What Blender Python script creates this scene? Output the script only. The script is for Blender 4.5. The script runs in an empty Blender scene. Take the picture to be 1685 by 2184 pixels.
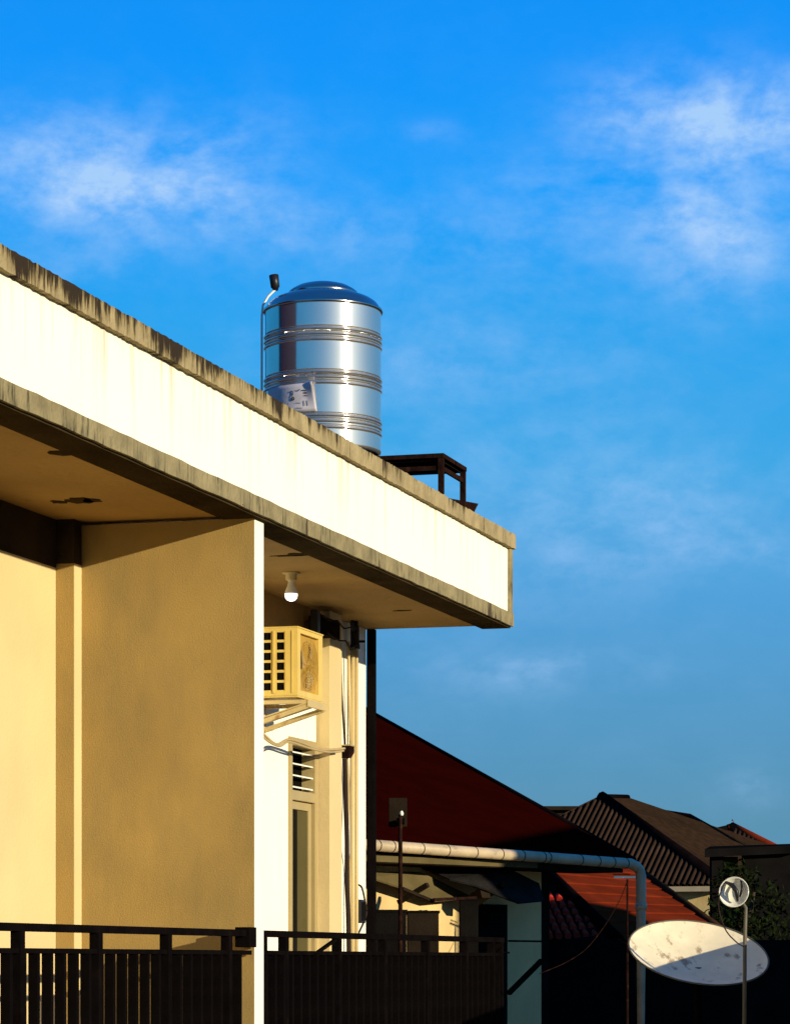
import bpy, bmesh, math, random
from mathutils import Vector, Matrix
random.seed(7)
R = math.radians
sc = bpy.context.scene
C = sc.collection

# ------------------------------------------------------------------ camera
EZ = 5.2                       # eye height above the ground
FP, W0, HOR = 6500.0, 1685.0, 2050.0
cam = bpy.data.cameras.new('camera'); co = bpy.data.objects.new('camera', cam); C.objects.link(co)
co.location = (0, 0, EZ); co.rotation_euler = (R(90), 0, 0)
cam.sensor_fit = 'HORIZONTAL'; cam.sensor_width = 36
cam.lens = FP / W0 * 36; cam.shift_y = (HOR - 1092) / W0; cam.clip_start = .5; cam.clip_end = 4000
sc.camera = co
sc.view_settings.view_transform = 'Standard'; sc.view_settings.look = 'None'
sc.view_settings.exposure = 0.25; sc.view_settings.gamma = 1

# ------------------------------------------------------------------ sun and sky
ELEV, AZ = R(11.5), math.atan2(.743, -.669)     # azimuth from +Y towards +X
S = Vector((math.sin(AZ) * math.cos(ELEV), math.cos(AZ) * math.cos(ELEV), math.sin(ELEV)))
sl = bpy.data.lights.new('sun', 'SUN'); sl.energy = 5.0; sl.angle = R(.5); sl.color = (1, .90, .70)
so = bpy.data.objects.new('sun', sl); C.objects.link(so); so.location = (20, -20, 30)
so.rotation_euler = (-S).to_track_quat('-Z', 'Y').to_euler()

world = bpy.data.worlds.new('World'); sc.world = world; world.use_nodes = True
nt = world.node_tree; nt.nodes.clear()
def N(t, **k):
    n = nt.nodes.new(t)
    for a, b in k.items(): setattr(n, a, b)
    return n
def link(a, b): nt.links.new(a, b)
def M_(op, a, b=None, clamp=False):
    n = N('ShaderNodeMath', operation=op); n.use_clamp = clamp
    for i, v in enumerate((a, b)):
        if v is None: continue
        if isinstance(v, (int, float)): n.inputs[i].default_value = v
        else: link(v, n.inputs[i])
    return n.outputs[0]
sky = N('ShaderNodeTexSky', sky_type='NISHITA'); sky.sun_disc = False
sky.sun_elevation = ELEV; sky.sun_rotation = AZ; sky.dust_density = .6; sky.ozone_density = 1.5; sky.altitude = 0
tc = N('ShaderNodeTexCoord'); sep = N('ShaderNodeSeparateXYZ'); link(tc.outputs['Generated'], sep.inputs[0])
az = M_('ARCTAN2', sep.outputs[0], sep.outputs[1]); el = M_('ARCSINE', sep.outputs[2])
tint = N('ShaderNodeValToRGB'); link(M_('DIVIDE', el, R(48), True), tint.inputs[0])
# colour of this very clear, deeply blue sky against elevation, the same all round
SKY = [(0.0, (.10, .27, .42)), (.055, (.09, .285, .45)), (.085, (.08, .305, .54)), (.14, (.07, .345, .70)), (.19, (.045, .39, .80)), (.245, (.010, .365, .87)),
       (.295, (.0, .345, .98)), (.345, (.0, .30, .97)), (.55, (.004, .18, .72)), (1.0, (.006, .12, .50))]
while len(tint.color_ramp.elements) < len(SKY): tint.color_ramp.elements.new(.5)
for e, (p, c) in zip(tint.color_ramp.elements, SKY): e.position = p; e.color = (*c, 1)
mulc = N('ShaderNodeVectorMath', operation='SCALE'); link(tint.outputs[0], mulc.inputs[0]); mulc.inputs['Scale'].default_value = 1 / (.09 * 2 ** .25)
mul = N('ShaderNodeMix', data_type='RGBA'); mul.inputs['Factor'].default_value = .03
link(mulc.outputs[0], mul.inputs['A']); link(sky.outputs[0], mul.inputs['B'])
# clouds: soft banks placed by direction, broken up by noise
mp = N('ShaderNodeMapping'); mp.inputs['Scale'].default_value = (1, 1, 1.7); mp.inputs['Rotation'].default_value = (0, R(-8), 0)
link(tc.outputs['Generated'], mp.inputs[0])
n1 = N('ShaderNodeTexNoise'); n1.inputs['Scale'].default_value = 16; n1.inputs['Detail'].default_value = 9; n1.inputs['Roughness'].default_value = .56; n1.inputs['Distortion'].default_value = .5
link(mp.outputs[0], n1.inputs['Vector'])
n2 = N('ShaderNodeTexNoise'); n2.inputs['Scale'].default_value = 60; n2.inputs['Detail'].default_value = 8; n2.inputs['Roughness'].default_value = .62
link(mp.outputs[0], n2.inputs['Vector'])
banks = [(200, 375, 230, 85, 1.05), (440, 330, 110, 60, .5), (420, 430, 190, 60, .45), (1560, 250, 200, 80, 1.1), (1330, 240, 90, 70, .35), (1500, 400, 220, 100, .62), (1560, 540, 150, 90, .45), (1180, 400, 160, 60, .22), (650, 495, 420, 60, .33),
         (1130, 1430, 170, 38, .50), (1250, 1060, 420, 110, .32), (1450, 1180, 240, 50, .34), (1050, 520, 260, 90, .16), (150, 580, 150, 40, .28),
         (880, 780, 260, 60, .12), (1600, 1680, 60, 40, .25), (930, 280, 60, 22, .18), (420, 260, 260, 80, .16), (900, 1100, 600, 350, .16), (1100, 700, 500, 200, .12)]
tot = None
for (px, py, rx, ry, s) in banks:
    a = M_('DIVIDE', M_('SUBTRACT', az, (px - 842.5) / FP), rx / FP); e = M_('DIVIDE', M_('SUBTRACT', el, math.atan((HOR - py) / FP)), ry / FP)
    d = M_('ADD', M_('MULTIPLY', a, a), M_('MULTIPLY', e, e))
    g = M_('MULTIPLY', M_('EXPONENT', M_('MULTIPLY', d, -.8)), s)
    tot = g if tot is None else M_('ADD', tot, g)
tot = M_('ADD', tot, .015)
w1 = M_('MULTIPLY', M_('SUBTRACT', n1.outputs[0], .34), 3.0, True)
w2 = M_('MULTIPLY', M_('SUBTRACT', n2.outputs[0], .36), 3.0, True)
nn = M_('ADD', M_('MULTIPLY', w1, .55), M_('ADD', M_('MULTIPLY', w2, M_('ADD', w1, .3)), .0))
nn = M_('MULTIPLY', nn, .8)
cl = M_('MULTIPLY', tot, nn, True)
mix = N('ShaderNodeMix', data_type='RGBA'); link(cl, mix.inputs['Factor']); link(mul.outputs['Result'], mix.inputs['A'])
CLOUD = mix.inputs['B']; CLOUD.default_value = (3.6, 5.8, 9.1, 1)
bg = N('ShaderNodeBackground'); bg.inputs['Strength'].default_value = .09; link(mix.outputs['Result'], bg.inputs['Color'])
ow = N('ShaderNodeOutputWorld'); link(bg.outputs[0], ow.inputs[0])

# ------------------------------------------------------------------ helpers
def pt(px, py, Y): return Vector(((px - 842.5) / FP * Y, Y, EZ + (HOR - py) / FP * Y))

class MB:
    def __init__(s): s.v = []; s.f = []; s.sm = []
    def add(s, vs, fs, smooth=False):
        b = len(s.v); s.v += [tuple(v) for v in vs]; s.f += [tuple(b + i for i in f) for f in fs]; s.sm += [smooth] * len(fs); return s
    def box(s, x0, x1, y0, y1, z0, z1):
        vs = [(x, y, z) for z in (z0, z1) for y in (y0, y1) for x in (x0, x1)]
        return s.add(vs, [(0, 2, 3, 1), (4, 5, 7, 6), (0, 1, 5, 4), (2, 6, 7, 3), (0, 4, 6, 2), (1, 3, 7, 5)])
    def bar(s, a, b, w, h, up=(0, 0, 1)):
        a = Vector(a); b = Vector(b); d = (b - a).normalized(); up = Vector(up)
        if abs(d.dot(up)) > .99: up = Vector((1, 0, 0))
        x = d.cross(up).normalized() * w / 2; y = x.cross(d).normalized() * h / 2
        vs = [p + i * x + j * y for p in (a, b) for (i, j) in ((-1, -1), (1, -1), (1, 1), (-1, 1))]
        return s.add(vs, [(0, 1, 2, 3), (7, 6, 5, 4), (0, 4, 5, 1), (1, 5, 6, 2), (2, 6, 7, 3), (3, 7, 4, 0)])
    def tube(s, path, r, n=12, cap=True):
        path = [Vector(p) for p in path]; L = len(path); rs = r if isinstance(r, (list, tuple)) else [r] * L
        vs = []; ref = None
        for i, p in enumerate(path):
            d = (path[min(i + 1, L - 1)] - path[max(i - 1, 0)]).normalized()
            if ref is None: ref = Vector((0, 0, 1)) if abs(d.z) < .9 else Vector((1, 0, 0))
            x = d.cross(ref).normalized(); y = d.cross(x).normalized()
            for k in range(n):
                a = 2 * math.pi * k / n; vs.append(p + (x * math.cos(a) + y * math.sin(a)) * rs[i])
        fs = [(i * n + k, i * n + (k + 1) % n, (i + 1) * n + (k + 1) % n, (i + 1) * n + k) for i in range(L - 1) for k in range(n)]
        s.add(vs, fs, True)
        if cap: s.add([vs[k] for k in range(n)], [tuple(range(n))]); s.add([vs[(L - 1) * n + k] for k in range(n)], [tuple(reversed(range(n)))])
        return s
    def lathe(s, prof, n=64, c=(0, 0), cap=False):
        vs = [(c[0] + r * math.cos(2 * math.pi * k / n), c[1] + r * math.sin(2 * math.pi * k / n), z) for r, z in prof for k in range(n)]
        fs = [(i * n + k, i * n + (k + 1) % n, (i + 1) * n + (k + 1) % n, (i + 1) * n + k) for i in range(len(prof) - 1) for k in range(n)]
        s.add(vs, fs, True)
        return s
    def slab(s, poly, nrm, t):
        """closed polygon extruded by t against nrm"""
        poly = [Vector(p) for p in poly]; nrm = Vector(nrm).normalized(); n = len(poly)
        vs = poly + [p - nrm * t for p in poly]
        return s.add(vs, [tuple(range(n)), tuple(reversed(range(n, 2 * n)))] + [(i, i + n, (i + 1) % n + n, (i + 1) % n) for i in range(n)])
    def build(s, name, mat, parent=None, bevel=0, loc=None):
        me = bpy.data.meshes.new(name); me.from_pydata(s.v, [], s.f); me.update()
        me.polygons.foreach_set('use_smooth', s.sm)
        bm = bmesh.new(); bm.from_mesh(me); bmesh.ops.remove_doubles(bm, verts=bm.verts, dist=1e-5) if any(s.sm) else None
        bmesh.ops.recalc_face_normals(bm, faces=bm.faces); bm.to_mesh(me); bm.free()
        o = bpy.data.objects.new(name, me); C.objects.link(o); me.materials.append(mat)
        if parent: o.parent = parent
        if loc is not None: o.location = loc
        if bevel:
            b = o.modifiers.new('bevel', 'BEVEL'); b.width = bevel; b.segments = 2; b.limit_method = 'ANGLE'; b.angle_limit = R(40)
        return o
def share(name, mesh_obj, parent, loc=(0, 0, 0), rot=(0, 0, 0)):
    o = bpy.data.objects.new(name, mesh_obj.data); C.objects.link(o); o.parent = parent; o.location = loc; o.rotation_euler = rot; return o
def tag(o, label=None, cat=None, group=None, kind=None):
    for k, v in (('label', label), ('category', cat), ('group', group), ('kind', kind)):
        if v: o[k] = v
    return o
def thing(name, label, cat, loc=(0, 0, 0), rz=0, group=None):
    o = bpy.data.objects.new(name, None); C.objects.link(o); o.location = loc; o.rotation_euler = (0, 0, rz); o.empty_display_size = .2
    return tag(o, label, cat, group)
def rel(root, p):               # world point into the frame of a thing
    m = Matrix.Translation(root.location) @ root.rotation_euler.to_matrix().to_4x4()
    return m.inverted() @ Vector(p)

# ------------------------------------------------------------------ materials
def mat(name, col, rough=.7, metal=0, var=.12, scale=3, bump=.1, bscale=40, spec=.3, dirt=None, dirt_scale=(1, 1, 1), dirt_lo=.5, dirt_hi=.7, dirt_amt=1, aniso=0):
    m = bpy.data.materials.new(name); m.use_nodes = True; t = m.node_tree; b = t.nodes['Principled BSDF']
    b.inputs['Roughness'].default_value = rough; b.inputs['Metallic'].default_value = metal; b.inputs['Specular IOR Level'].default_value = spec
    if aniso: b.inputs['Anisotropic'].default_value = aniso
    tcn = t.nodes.new('ShaderNodeTexCoord'); src = tcn.outputs['Object']
    no = t.nodes.new('ShaderNodeTexNoise'); no.inputs['Scale'].default_value = scale; no.inputs['Detail'].default_value = 6; t.links.new(src, no.inputs['Vector'])
    mr = t.nodes.new('ShaderNodeMapRange'); mr.inputs['From Min'].default_value = .3; mr.inputs['From Max'].default_value = .7
    mr.inputs['To Min'].default_value = 1 - var; mr.inputs['To Max'].default_value = 1 + var; t.links.new(no.outputs[0], mr.inputs[0])
    mx = t.nodes.new('ShaderNodeMix'); mx.data_type = 'RGBA'; mx.blend_type = 'MULTIPLY'; mx.inputs['Factor'].default_value = 1
    mx.inputs['A'].default_value = (*col, 1); t.links.new(mr.outputs[0], mx.inputs['B']); out = mx.outputs['Result']
    if dirt:
        mpn = t.nodes.new('ShaderNodeMapping'); mpn.inputs['Scale'].default_value = dirt_scale; t.links.new(src, mpn.inputs[0])
        nd = t.nodes.new('ShaderNodeTexNoise'); nd.inputs['Scale'].default_value = 1; nd.inputs['Detail'].default_value = 7; nd.inputs['Roughness'].default_value = .62; t.links.new(mpn.outputs[0], nd.inputs['Vector'])
        rp = t.nodes.new('ShaderNodeMapRange'); rp.inputs['From Min'].default_value = dirt_lo; rp.inputs['From Max'].default_value = dirt_hi; rp.inputs['To Max'].default_value = dirt_amt; t.links.new(nd.outputs[0], rp.inputs[0])
        m2 = t.nodes.new('ShaderNodeMix'); m2.data_type = 'RGBA'; t.links.new(rp.outputs[0], m2.inputs['Factor']); t.links.new(out, m2.inputs['A']); m2.inputs['B'].default_value = (*dirt, 1); out = m2.outputs['Result']
        m['_dirt'] = rp.name
    t.links.new(out, b.inputs['Base Color'])
    if bump:
        nb = t.nodes.new('ShaderNodeTexNoise'); nb.inputs['Scale'].default_value = bscale; nb.inputs['Detail'].default_value = 5; t.links.new(src, nb.inputs['Vector'])
        bp = t.nodes.new('ShaderNodeBump'); bp.inputs['Strength'].default_value = bump; bp.inputs['Distance'].default_value = .02; t.links.new(nb.outputs[0], bp.inputs['Height']); t.links.new(bp.outputs[0], b.inputs['Normal'])
    return m
def mod_dirt(m, axis, lo, hi, a, b):
    """dirt amount varies along one axis of the thing, from a at lo to b at hi"""
    t = m.node_tree; rp = t.nodes[m['_dirt']]
    tcn = [n for n in t.nodes if n.bl_idname == 'ShaderNodeTexCoord'][0]
    s = t.nodes.new('ShaderNodeSeparateXYZ'); t.links.new(tcn.outputs['Object'], s.inputs[0])
    g = t.nodes.new('ShaderNodeMapRange'); g.inputs['From Min'].default_value = lo; g.inputs['From Max'].default_value = hi
    g.inputs['To Min'].default_value = a; g.inputs['To Max'].default_value = b; t.links.new(s.outputs[axis], g.inputs[0])
    mm = t.nodes.new('ShaderNodeMath'); mm.operation = 'MULTIPLY'; mm.use_clamp = True
    tgt = rp.outputs[0].links[0].to_socket; t.links.new(rp.outputs[0], mm.inputs[0]); t.links.new(g.outputs[0], mm.inputs[1]); t.links.new(mm.outputs[0], tgt)

MT = {}
MT['cream'] = mat('cream_paint', (.86, .80, .60), .75, var=.03, scale=1.5, bump=.15, dirt=(.36, .23, .09), dirt_scale=(8, 1, .45), dirt_lo=.52, dirt_hi=.78, dirt_amt=.75)
mod_dirt(MT['cream'], 2, 2.95 + EZ, 3.36 + EZ, .22, 1.5)
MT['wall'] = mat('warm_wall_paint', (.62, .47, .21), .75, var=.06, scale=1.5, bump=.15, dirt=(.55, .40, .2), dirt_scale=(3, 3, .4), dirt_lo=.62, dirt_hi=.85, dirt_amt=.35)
MT['tan'] = mat('tan_wall_face', (.35, .222, .058), .85, var=.13, scale=1.3, bump=.2, bscale=95, dirt=(.19, .14, .05), dirt_scale=(1.8, 1.8, .7), dirt_lo=.42, dirt_hi=.70, dirt_amt=.65)  # tan base colour, given only to the faces towards the camera
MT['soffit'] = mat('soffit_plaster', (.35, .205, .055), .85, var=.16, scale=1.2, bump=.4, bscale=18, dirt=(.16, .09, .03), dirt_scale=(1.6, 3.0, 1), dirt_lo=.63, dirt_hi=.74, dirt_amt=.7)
def streaked(name, light, mid, dark, z0, z1, zk, thr_a, thr_b):
    """old cast concrete: mould running down from the top edge in uneven tongues, worse towards the near end"""
    m = mat(name, light, .95, var=.22, scale=7, bump=.5, bscale=35, spec=.1); t = m.node_tree; b = t.nodes['Principled BSDF']; L = t.links
    col = b.inputs['Base Color'].links[0].from_socket; tcn = [n for n in t.nodes if n.bl_idname == 'ShaderNodeTexCoord'][0]; src = tcn.outputs['Object']
    def nz(scale, det):
        mpn = t.nodes.new('ShaderNodeMapping'); mpn.inputs['Scale'].default_value = scale; L.new(src, mpn.inputs[0])
        n = t.nodes.new('ShaderNodeTexNoise'); n.inputs['Scale'].default_value = 1; n.inputs['Detail'].default_value = det; n.inputs['Roughness'].default_value = .65; L.new(mpn.outputs[0], n.inputs['Vector']); return n.outputs[0]
    def mth(op, a, b_, cl=False):
        n = t.nodes.new('ShaderNodeMath'); n.operation = op; n.use_clamp = cl
        for i_, v in enumerate((a, b_)):
            if isinstance(v, (int, float)): n.inputs[i_].default_value = v
            else: L.new(v, n.inputs[i_])
        return n.outputs[0]
    sp = t.nodes.new('ShaderNodeSeparateXYZ'); L.new(src, sp.inputs[0])
    zz = mth('MULTIPLY', mth('SUBTRACT', sp.outputs[2], (z0 + z1) / 2), zk / (z1 - z0))
    gx = t.nodes.new('ShaderNodeMapRange'); gx.inputs['From Min'].default_value = -1.6; gx.inputs['From Max'].default_value = 1.6; gx.inputs['To Min'].default_value = thr_a; gx.inputs['To Max'].default_value = thr_b; L.new(sp.outputs[0], gx.inputs[0])
    big = nz((2.2, 1, 1), 4); fine = nz((26, 3, 3.5), 8); mid_n = nz((9, 2, 2.5), 6)
    v = mth('ADD', mth('ADD', mth('MULTIPLY', mth('SUBTRACT', big, .5), 1.3), mth('MULTIPLY', mth('SUBTRACT', mid_n, .5), 1.5)), mth('ADD', mth('MULTIPLY', mth('SUBTRACT', fine, .5), 1.5), zz))
    v = mth('SUBTRACT', v, gx.outputs[0])
    for (c, off, k) in ((mid, .16, 5), (dark, 0, 6)):
        f_ = mth('MULTIPLY', mth('ADD', v, off), k, True)
        mx = t.nodes.new('ShaderNodeMix'); mx.data_type = 'RGBA'; L.new(f_, mx.inputs['Factor']); L.new(col, mx.inputs['A']); mx.inputs['B'].default_value = (*c, 1); col = mx.outputs['Result']
    L.new(col, b.inputs['Base Color']); return m
MT['coping'] = streaked('weathered_coping', (.31, .235, .11), (.17, .125, .05), (.030, .020, .010), 2.7 + EZ + .625, 2.7 + EZ + .742, .36, -.04, .34)
MT['band'] = streaked('bare_concrete_band', (.24, .19, .09), (.15, .125, .06), (.06, .042, .022), 2.7 + EZ, 2.7 + EZ + .105, -.05, .22, .20)
MT['drip'] = mat('stain_and_shade_concrete', (.045, .03, .014), .95, var=.3, scale=3, bump=.5)  # stains of the drip strip; doubles as painted eave shade on the walls
MT['roofc'] = mat('roof_concrete', (.2, .18, .14), .95, bump=.5)
MT['floor'] = mat('balcony_tile', (.09, .055, .022), .6, bump=.1)
MT['black'] = mat('black_painted_steel', (.004, .003, .0028), .8, var=.3, scale=8, bump=.2, spec=.03, dirt=(.018, .009, .005), dirt_scale=(6, 6, 6), dirt_lo=.6, dirt_hi=.75, dirt_amt=.3)
MT['rust'] = mat('rusty_dark_steel', (.016, .007, .005), .8, var=.4, scale=10, bump=.3, dirt=(.05, .018, .01), dirt_scale=(12, 12, 12), dirt_lo=.55, dirt_hi=.7)
MT['steel'] = mat('stainless_steel', (.64, .55, .48), .11, metal=1, var=.07, scale=5, bump=.05, bscale=3.5)
MT['steeltop'] = mat('dull_stainless_lid', (.50, .46, .38), .2, metal=1, var=.05, bump=.02, bscale=8)
MT['acw'] = mat('yellowed_ac_paint', (.62, .43, .10), .45, var=.08, scale=6, bump=.08, dirt=(.40, .24, .06), dirt_scale=(8, 8, 3), dirt_lo=.55, dirt_hi=.75, dirt_amt=.6)
MT['acg'] = mat('ac_fan_guard_wire', (.40, .23, .03), .5, var=.1, bump=.05)
MT['dark'] = mat('dark_opening', (.006, .005, .004), .9, var=.2, bump=0, spec=.05)
MT['bracket'] = mat('painted_bracket', (.52, .38, .15), .5, var=.1, bump=.1, dirt=(.3, .14, .05), dirt_scale=(10, 10, 10), dirt_lo=.58, dirt_hi=.7)
MT['pvc'] = mat('cream_pvc', (.56, .41, .17), .4, var=.06, bump=.03)
MT['pvcg'] = mat('grey_pvc', (.48, .36, .20), .5, var=.14, scale=5, bump=.15, dirt=(.12, .09, .06), dirt_scale=(6, 6, 14), dirt_lo=.58, dirt_hi=.72, dirt_amt=.7)
MT['blackpipe'] = mat('black_plastic_pipe', (.012, .010, .009), .4, bump=.05)
MT['cable'] = mat('tan_cable', (.42, .30, .12), .6, bump=0)
MT['cableb'] = mat('dark_cable', (.03, .02, .015), .6, bump=0)
MT['frame'] = mat('ochre_door_frame', (.38, .28, .11), .5, var=.08, bump=.1)
MT['slatw'] = mat('cream_louvre', (.85, .80, .62), .5, bump=.05)
MT['glass'] = mat('dark_door_glass', (.012, .010, .006), .5, var=.2, bump=0, spec=.1)
MT['curtain'] = mat('olive_curtain', (.09, .07, .025), .8, bump=.1)
MT['paper'] = mat('label_paper', (.55, .50, .48), .7, var=.08, bump=.05, dirt=(.38, .32, .28), dirt_scale=(9, 9, 9), dirt_lo=.5, dirt_hi=.7, dirt_amt=.5)
MT['ink'] = mat('label_ink', (.05, .04, .04), .7, bump=0)
MT['maroon'] = mat('dark_maroon_roof', (.018, .0012, .0006), .9, var=.15, scale=2, bump=.2, bscale=9, spec=0)
MT['ridge'] = mat('black_ridge_cap', (.005, .003, .003), .9, var=.3, bump=.4, spec=.0)
MT['whitewash'] = mat('ochre_whitewash', (.62, .43, .17), .9, var=.15, scale=1.5, bump=.3, bscale=15, dirt=(.36, .25, .10), dirt_scale=(2, 2, .6), dirt_lo=.5, dirt_hi=.75, dirt_amt=.5)
MT['awning'] = mat('dirty_fibre_cement_sheet', (.10, .075, .03), .9, var=.25, scale=3, bump=.4, spec=.1)
MT['awningd'] = mat('blackened_sheet', (.018, .016, .014), .95, var=.4, scale=4, bump=.6, spec=.05)
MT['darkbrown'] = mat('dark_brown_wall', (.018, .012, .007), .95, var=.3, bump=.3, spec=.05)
MT['nearblack'] = mat('near_black_wall', (.007, .006, .005), .95, var=.3, bump=.3, spec=.03)  # near black base colour for walls and other dark parts
MT['redtile'] = mat('red_roof_tile', (.15, .020, .006), .95, spec=0, var=.22, scale=2.2, bump=.3, bscale=25, dirt=(.09, .012, .004), dirt_scale=(2, 2, 2), dirt_lo=.5, dirt_hi=.75, dirt_amt=.6)
MT['roman'] = mat('glazed_red_tile', (.60, .045, .022), .8, var=.3, scale=5, bump=.2)
MT['browntile'] = mat('brown_mottled_tile', (.036, .019, .009), .9, var=.3, scale=5, bump=.5, bscale=4, spec=.0, dirt=(.014, .008, .005), dirt_scale=(1.4, 1.4, 1.4), dirt_lo=.58, dirt_hi=.7, dirt_amt=.6)
MT['tilerow'] = mat('ridged_brown_tile', (.045, .024, .013), .95, spec=0, var=.25, scale=1.2, bump=.3, bscale=12, dirt=(.03, .018, .012), dirt_scale=(1.5, 1.5, 6), dirt_lo=.5, dirt_hi=.7, dirt_amt=.7)
MT['dish'] = mat('stained_white_dish', (.74, .62, .38), .6, var=.10, scale=5, bump=.06, dirt=(.20, .13, .06), dirt_scale=(9, 5, 14), dirt_lo=.565, dirt_hi=.66, dirt_amt=.8)
MT['dishback'] = mat('dish_rim_grey', (.10, .085, .05), .6, bump=.05)
MT['ground'] = mat('bare_soil', (.055, .045, .03), .95, var=.3, scale=.2, bump=.5, bscale=2)
MT['leaf'] = mat('dark_leaf', (.010, .015, .004), .6, var=.4, scale=3, bump=0)
MT['bark'] = mat('bark', (.05, .035, .02), .9, bump=.5)
MT['ochre'] = mat('ochre_render', (.40, .30, .16), .9, var=.1, bump=.2)
MT['window'] = mat('far_window_glass', (.02, .025, .03), .15, bump=0, spec=.5)
_t = MT['steel'].node_tree; _g = _t.nodes.new('ShaderNodeBsdfGlossy'); _g.inputs['Roughness'].default_value = .60; _g.inputs['Color'].default_value = (.80, .78, .68, 1)
_mx = _t.nodes.new('ShaderNodeMixShader'); _mx.inputs[0].default_value = .20; _o = _t.nodes['Material Output']
_t.links.new(_t.nodes['Principled BSDF'].outputs[0], _mx.inputs[1]); _t.links.new(_g.outputs[0], _mx.inputs[2]); _t.links.new(_mx.outputs[0], _o.inputs[0])
lit = bpy.data.materials.new('lit_bulb'); lit.use_nodes = True
lb = lit.node_tree.nodes['Principled BSDF']; lb.inputs['Emission Color'].default_value = (1, .99, .95, 1); lb.inputs['Emission Strength'].default_value = 2.2; lb.inputs['Base Color'].default_value = (.9, .9, .9, 1)
MT['lit'] = lit

for _k in ('black', 'rust', 'dark', 'darkbrown', 'nearblack', 'ridge', 'awning', 'awningd', 'drip', 'roman', 'browntile', 'maroon', 'bark', 'glass', 'curtain', 'cableb', 'leaf'):
    MT[_k].node_tree.nodes['Principled BSDF'].inputs['Specular IOR Level'].default_value = 0   # dull, dusty surfaces
# ------------------------------------------------------------------ ground
g = MB(); g.add([(-600, -200, 0), (600, -200, 0), (600, 1400, 0), (-600, 1400, 0)], [(0, 1, 2, 3)])
tag(g.build('ground', MT['ground']), kind='structure')

# ------------------------------------------------------------------ the cream building (local frame: x along the eave, y inwards, z up)
UX, UY = .2747, .9615
RZ = math.atan2(UY, UX)
O = Vector(((543 - 842.5) / FP * 18.5, 18.5, 0))
def B(u, v, z): return Vector((O.x + UX * u + UY * v, O.y + UY * u - UX * v, EZ + z))
H = 2.70                    # soffit above the eye
bld = thing('apartment_building', 'cream flat roofed building with deep overhanging eave and tan fin wall', 'building', O, RZ)
z = lambda h: EZ + h
def jag(m, amt, seed, axis_mask=(0, 0, 1)):
    rn = random.Random(seed)
    m.v = [(a + rn.uniform(-1, 1) * amt * axis_mask[0], b + rn.uniform(-1, 1) * amt * axis_mask[1], c + rn.uniform(-1, 1) * amt * axis_mask[2]) for a, b, c in m.v]
def strip(u0, u1, y0, y1, z0, z1, step, amt, seed):
    """a long moulding with an uneven outline"""
    m = MB(); n = max(2, int((u1 - u0) / step)); rn = random.Random(seed); vs = []
    for i in range(n + 1):
        u = u0 + (u1 - u0) * i / n; a, b, c = [rn.uniform(-amt, amt) for _ in range(3)]
        vs += [(u, y0, z0 + a), (u, y1, z0), (u, y1, z1 + b), (u, y0, z1 + b)]
    fs = [(i * 4 + k, i * 4 + (k + 1) % 4, (i + 1) * 4 + (k + 1) % 4, (i + 1) * 4 + k) for i in range(n) for k in range(4)]
    fs += [(0, 1, 2, 3), (n * 4 + 3, n * 4 + 2, n * 4 + 1, n * 4)]
    return m.add(vs, fs)
UN, UF = -9.0, 6.38         # near (behind the frame edge) and far end of the eave
MB().box(UN, UF - .10, -.035, .12, z(H + .105), z(H + .625)).build('fascia', MT['cream'], bld)
# cast concrete coping, in bays with open joints
edges = [UN, -6.2, -3.6, -2.35, -1.0, .28, .70, 1.75, 2.55, 3.35, 4.2, 4.75, 5.35, 5.75, 5.95, UF + .01]
for i in range(len(edges) - 1):
    strip(edges[i] + .003, edges[i + 1] - .003, -.075 + random.uniform(-.004, .004), .16, z(H + .625), z(H + .742 + random.uniform(-.003, .003)),   .035, .0035, i).build('coping_block', MT['coping'], bld)
strip(UN, UF, -.062, .19, z(H), z(H + .105), .16, .003, 50).build('eave_band', MT['band'], bld)
MB().box(UF - .10, UF, -.055, .16, z(H + .105), z(H + .625)).build('end_trim', MT['band'], bld, .004)
MB().box(UN, UF - .005, -.035, .20, z(H - .012), z(H)).build('drip_strip', MT['drip'], bld)
# roof slab and soffit
MB().box(UN, UF - .004, .12, 7, z(H + .19), z(H + .55)).build('roof_slab', MT['roofc'], bld)
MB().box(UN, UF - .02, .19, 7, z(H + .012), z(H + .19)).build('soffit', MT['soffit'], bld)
# peeling patches and a stain on the soffit
for (px, py, a, b) in ((150, 965, .16, .035), (185, 962, .20, .02), (170, 1067, .11, .04), (196, 1066, .08, .03), (125, 1070, .06, .02), (470, 1078, .22, .03),
                       (622, 1184, .20, .012), (632, 1182, .10, .03), (860, 1302, .10, .012), (962, 1303, .07, .012), (583, 1278, .05, .02)):
    p = rel(bld, pt(px, py, (H + .012) * FP / (HOR - py))); m = MB(); n = 14; vs = []
    for k in range(n):
        t = 2 * math.pi * k / n; q = random.uniform(.6, 1.15)
        # long axis lies across the view: mostly along local y
        vs.append((p.x + math.sin(t) * b * 3 * q, p.y + math.cos(t) * a * .8 * q, z(H + .012)))
    m.slab(vs, (0, 0, 1), .004); m.build('peeled_patch', MT['drip'], bld)
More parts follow.
